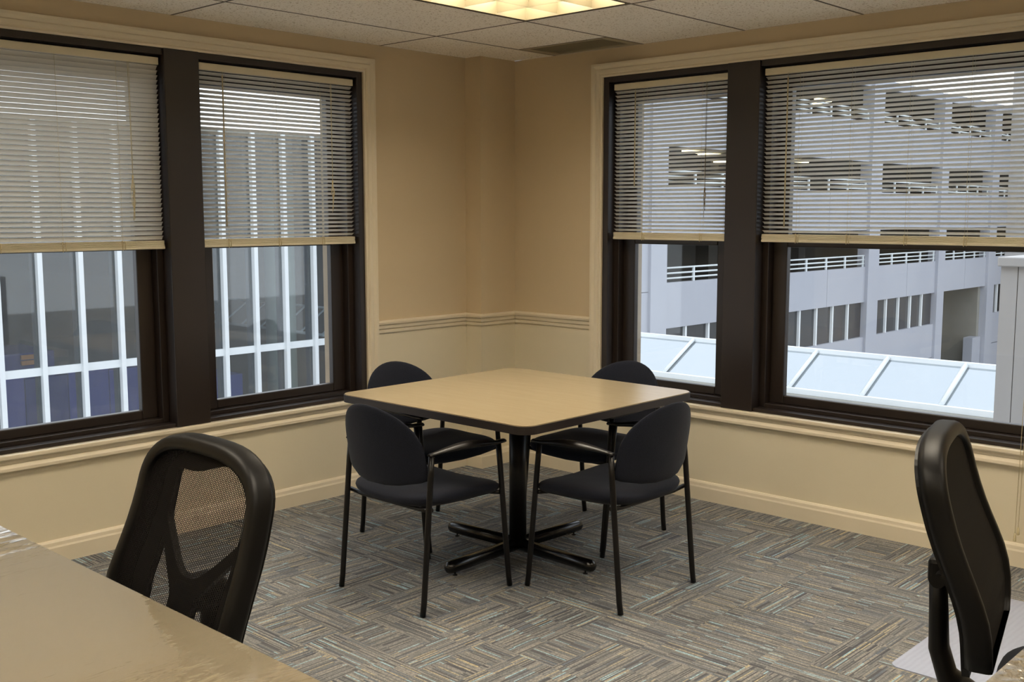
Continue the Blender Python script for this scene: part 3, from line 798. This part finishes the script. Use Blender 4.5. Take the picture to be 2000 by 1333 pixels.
# floor mat
fm = MB().prism([(p[0], p[1]) for p in rrect(0.60, 0.46, 0.035)], 0.0, 0.003).build('chair_mat', M_MAT, None, (3.69, -0.90, 0.0004))
tag(fm, 'ribbed clear vinyl chair mat on the carpet behind the right office chair', 'floor mat')

# ------------------------------------------------------------------ outside : parking garage across the street
GX = -15.0
g = thing('parking_garage', 'pale grey panelled parking garage with railings across the street', 'building', (0, 0, 0))
COLS = [(22.2, 23.05), (29.8, 30.65), (37.3, 38.3), (44.55, 45.35), (50.95, 51.9)]
def gbox(name, x0, x1, y0, y1, z0, z1, mat, bev=0): return MB().box(x0, x1, y0, y1, z0, z1, bev).build(name, mat, g)
gbox('core', -20.7, GX - 0.5, 17.4, 17.6, -8, 6.9, M_PANEL)
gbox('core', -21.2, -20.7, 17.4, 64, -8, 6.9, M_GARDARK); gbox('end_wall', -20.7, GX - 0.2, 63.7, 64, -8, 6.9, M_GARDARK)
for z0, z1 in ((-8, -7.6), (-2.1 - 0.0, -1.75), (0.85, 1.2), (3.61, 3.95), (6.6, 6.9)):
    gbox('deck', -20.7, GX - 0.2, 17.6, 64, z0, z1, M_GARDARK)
for y0, y1 in COLS: gbox('column', GX - 0.35, GX + 0.14, y0, y1, -8, 6.9, M_PANEL)
for y in (20.5,):
    for z0, z1 in ((-8, -3.6), (-3.58, -0.9), (-0.88, 2.2), (2.22, 5.2), (5.22, 6.9)):
        gbox('panel', GX - 0.2, GX + 0.05, 17.4, 20.65, z0, z1, M_PANEL); gbox('panel', GX - 0.2, GX + 0.05, 20.68, 22.2, z0, z1, M_PANEL)
segs = [(23.05, 29.8), (30.65, 37.3), (38.3, 44.55), (45.35, 50.95), (51.9, 57.0)]
for bi, (y0, y1) in enumerate(segs):
    ym = (y0 + y1) / 2 + 0.02
    for z0, z1 in ((-2.1, -0.65), (0.85, 2.39), (3.61, 5.2)):
        for a, b in ((y0, ym - 0.012), (ym + 0.012, y1)): gbox('spandrel_panel', GX - 0.15, GX + 0.02, a, b, z0, z1, M_PANEL)
    gbox('joint_backing', GX - 0.2, GX - 0.15, y0, y1, -2.1, -0.65, M_PANELD)
    gbox('parapet', GX - 0.15, GX + 0.02, y0, y1, 6.6, 6.95, M_PANEL)
    for zb in (-0.65, 2.39, 5.2):
        for dz in (0.13, 0.29, 0.46): MB().tube([(GX - 0.05, y0, zb + dz), (GX - 0.05, y1, zb + dz)], 0.032, 6).build('rail', M_RAIL, g)
        n = 4
        for k in range(n + 1):
            yy = y0 + 0.15 + (y1 - y0 - 0.3) * k / n; MB().box(GX - 0.08, GX - 0.02, yy - 0.04, yy + 0.04, zb, zb + 0.46).build('railing_post', M_RAIL, g)
    if bi < 3 or bi == 4:
        ym = (y0 + y1) / 2
        gbox('lower_wall', GX - 0.2, GX + 0.03, y0, y1, -5.1, -3.55, M_PANEL); gbox('lower_wall', GX - 0.2, GX + 0.02, y0, ym, -8, -5.13, M_PANEL); gbox('lower_wall', GX - 0.2, GX + 0.02, ym + 0.03, y1, -8, -5.13, M_PANEL)
        nn = 5; st = (y1 - y0) / nn
        for k in range(nn):
            pn = gbox('window', GX - 0.16, GX - 0.12, y0 + st * k, y0 + st * (k + 1), -3.55, -2.1, M_DARKWIN)
            if k: gbox('window_mullion', GX - 0.14, GX - 0.02, y0 + st * k - 0.045, y0 + st * k + 0.045, -3.55, -2.1, M_WHITEMET)
    else:
        gbox('passage_wall', -19.2, -19.0, y0, y1 + 1, -8, -2.1, M_CONC)
        gbox('passage_wall', -19, GX - 0.2, y1 - 0.3, y1, -8, -2.1, M_CONC)
        gbox('lintel', -18.0, -17.2, 49.1, 50.95, -4.6, -2.1, M_CONC)
        gbox('pier', -15.5, -15.05, 49.8, 50.9, -8, -4.65, M_PANEL)
        MB().tube([(-16, 45.6, -4.7), (-16, 48.4, -6.6)], 0.05, 6).build('stair_rail', M_PANELD, g)
# stair tower at the far end and lamps on the garage soffits
gbox('stair_tower', -15, -6, 53.6, 62, -8, 9.5, M_TOWER)
for x, y, z in ((-15.6, 25.6, 3.5), (-16.1, 27.3, 3.5), (-18.6, 32.0, 3.5), (-16.2, 33.7, 3.5), (-19.5, 41.5, 6.5), (-18.6, 40.2, 6.5), (-20.0, 47, 6.5), (-19.8, 55, 6.5)):
    gbox('garage_lamp', x - 0.12, x + 0.12, y - 0.6, y + 0.6, z, z + 0.08, M_GLAMP)
for k in range(5): gbox('inner_column', -19.2, -18.6, 24 + 7.2 * k, 24.6 + 7.2 * k, -8, 6.6, M_GARDARK)

# sloping skylight below the right windows
sk = thing('skylight', 'sloping glass roof in white metal bars seen below the right windows', 'skylight', (0, 0, 0))
Y0, Z0_, Y1, Z1_ = 9.19, -1.0, 10.0, -0.556
xsb = [-7.4, -6.3, -5.2, -4.1, -3.02, -1.92, -0.83, 0.27, 1.37, 2.47]
def bar(p0, p1, w_, h_):
    p0, p1 = Vector(p0), Vector(p1); return MB().tube([p0, p1], w_, 4, flat=h_).build('glazing_bar', M_WHITEMET, sk)
for x in xsb: bar((x, Y0, Z0_ + 0.03), (x, Y1, Z1_ + 0.03), 0.042, 0.8)
for i in range(len(xsb) - 1):
    a, b = xsb[i] + 0.02, xsb[i + 1] - 0.02
    m = MB(); v = [(a, Y0, Z0_), (b, Y0, Z0_), (b, Y1, Z1_), (a, Y1, Z1_)]
    lo = [m.bm.verts.new((p[0], p[1], p[2] - 0.02)) for p in v]; hi = [m.bm.verts.new(p) for p in v]
    m.bm.faces.new(lo[::-1]); m.bm.faces.new(hi)
    for k in range(4): m.bm.faces.new((lo[k], lo[(k + 1) % 4], hi[(k + 1) % 4], hi[k]))
    m.build('glass_panel', M_SKYGLASS, sk)
MB().box(-7.5, 2.5, Y1 - 0.02, Y1 + 0.07, Z1_ - 0.02, Z1_ + 0.05).build('ridge_rail', M_WHITEMET, sk)
MB().box(-7.5, 2.5, Y0 - 0.07, Y0 + 0.02, Z0_ - 0.06, Z0_ + 0.015).build('eaves_rail', M_WHITEMET, sk)
MB().box(-7.5, 2.5, Y0 - 0.6, Y0 - 0.0, -3.0, Z0_ - 0.06).build('curb', M_CONC, sk)
MB().box(-7.5, 2.5, Y1 + 0.07, Y1 + 0.3, -3.0, Z1_ - 0.06).build('rear_wall', M_PANEL, sk)

# panelled roof box at far right
rb = thing('roof_enclosure', 'tall pale panelled enclosure with coping outside the far right window', 'roof enclosure', (0, 0, 0))
for i in range(4): MB().box(1.914 + 0.78 * i if i == 0 else 2.03 + 0.66 * (i - 1), (2.03 if i == 0 else 2.03 + 0.66 * i) - 0.006, 3.0, 3.05, -1.2, 1.135).build('panel', M_TOWER, rb)
MB().box(1.93, 4.0, 3.05, 5.0, -1.2, 1.13).build('core', M_TOWER, rb)
MB().box(1.90, 4.02, 2.96, 5.02, 1.135, 1.20, 0.008).build('coping', M_TOWER, rb)
MB().box(1.80, 4.1, 2.7, 5.0, -1.3, 0.03).build('plinth', M_CONC, rb) if False else None

# glazed office front across the street, left
of = thing('glass_fronted_building', 'glass fronted building with white vertical fins outside the left windows', 'building', (0, 0, 0))
OX = -20.5; ys = [7.84 + 0.97 * k for k in range(-14, 10)]
for y in ys:
    MB().box(OX, OX + 0.16, y - 0.058, y + 0.058, -7.5, 3.73).build('fin', M_WHITEMET, of)
    MB().box(OX - 0.3, OX - 0.06, y - 0.06, y + 0.06, -7.5, 3.6).build('inner_post', M_PANELD, of)
for i in range(len(ys) - 1):
    a, b = ys[i] + 0.058, ys[i + 1] - 0.058
    MB().box(OX - 0.02, OX + 0.06, a, b, -2.245, -2.055).build('transom', M_WHITEMET, of)
    for z0, z1 in ((-7.5, -2.245), (-2.055, 3.6)): MB().box(OX, OX + 0.02, a, b, z0, z1).build('pane', M_GLASSF, of)
MB().box(-34, OX + 0.1, ys[0], ys[-1] + 0.6, 3.6, 3.75).build('roof', M_CONC, of)
MB().box(-34, -33.8, ys[0], ys[-1] + 0.6, -7.5, 3.6).build('back_wall', M_BACK, of)
MB().box(-34, OX, ys[-1] + 0.5, ys[-1] + 0.65, -7.5, 3.6).build('side_wall', M_STONE, of)
MB().box(-34, OX, ys[0] - 0.1, ys[0] + 0.1, -7.5, 3.6).build('side_wall', M_BACK, of)
MB().box(-34, OX - 0.3, ys[0], ys[-1] + 0.6, -7.7, -7.5).build('lobby_floor', M_BACK, of)
MB().lathe([(0.45, -7.5), (0.45, 3.6)], -22.5, 13.95, 20).build('column', M_COLPALE, of)
bl = thing('blue_hoarding', 'blue panelled hoarding standing behind the glass of the finned building', 'hoarding', (0, 0, 0))
for i in range(6): MB().box(-23.2, -22.5, 3.0 + 1.1 * i, 3.0 + 1.1 * (i + 1) - 0.03, -7.5, -2.55 - 0.05 * (i % 2)).build('panel', M_BLUE if i % 3 else M_BLUED, bl)
MB().box(-24.6, -22.6, 10.2, 12.62, -7.5, -3.15).build('panel', M_BLUE, bl)
MB().box(-24.6, -22.6, 5.2, 7.1, -7.5, -1.95).build('panel', M_BLUED, bl)
ob = thing('orange_sign_board', 'small orange lettered board on the blue hoarding behind the glass', 'sign', (-22.55, 6.45, -2.12))
for dz in (0.07, -0.07): MB().box(-0.04, 0.03, -0.2, 0.2, dz - 0.055, dz + 0.055).build('board', M_ORANGE, ob)
cn = thing('skylight_reflection', 'skylight reflection in the finned glass front, built as white bars behind it', 'reflection', (0, 0, 0))  # solid bars stand in for the skylight mirrored in the finned glass
for k in range(7): MB().tube([(-21.9 - 1.1 * k, 15.0, -2.14), (-21.9 - 1.1 * k, 16.0, -1.46)], 0.03, 6).build('reflected_rafter', M_WHITEMET, cn)
MB().tube([(-21.8, 15.0, -2.15), (-28.6, 15.0, -2.15)], 0.05, 6).build('reflected_eaves', M_WHITEMET, cn); MB().tube([(-21.8, 16.0, -1.45), (-28.6, 16.0, -1.45)], 0.045, 6).build('reflected_ridge', M_WHITEMET, cn)

# street far below
st = struct(MB().box(-60, 60, -60, 120, -8.4, -8.0).build('ground', M_ASPHALT))
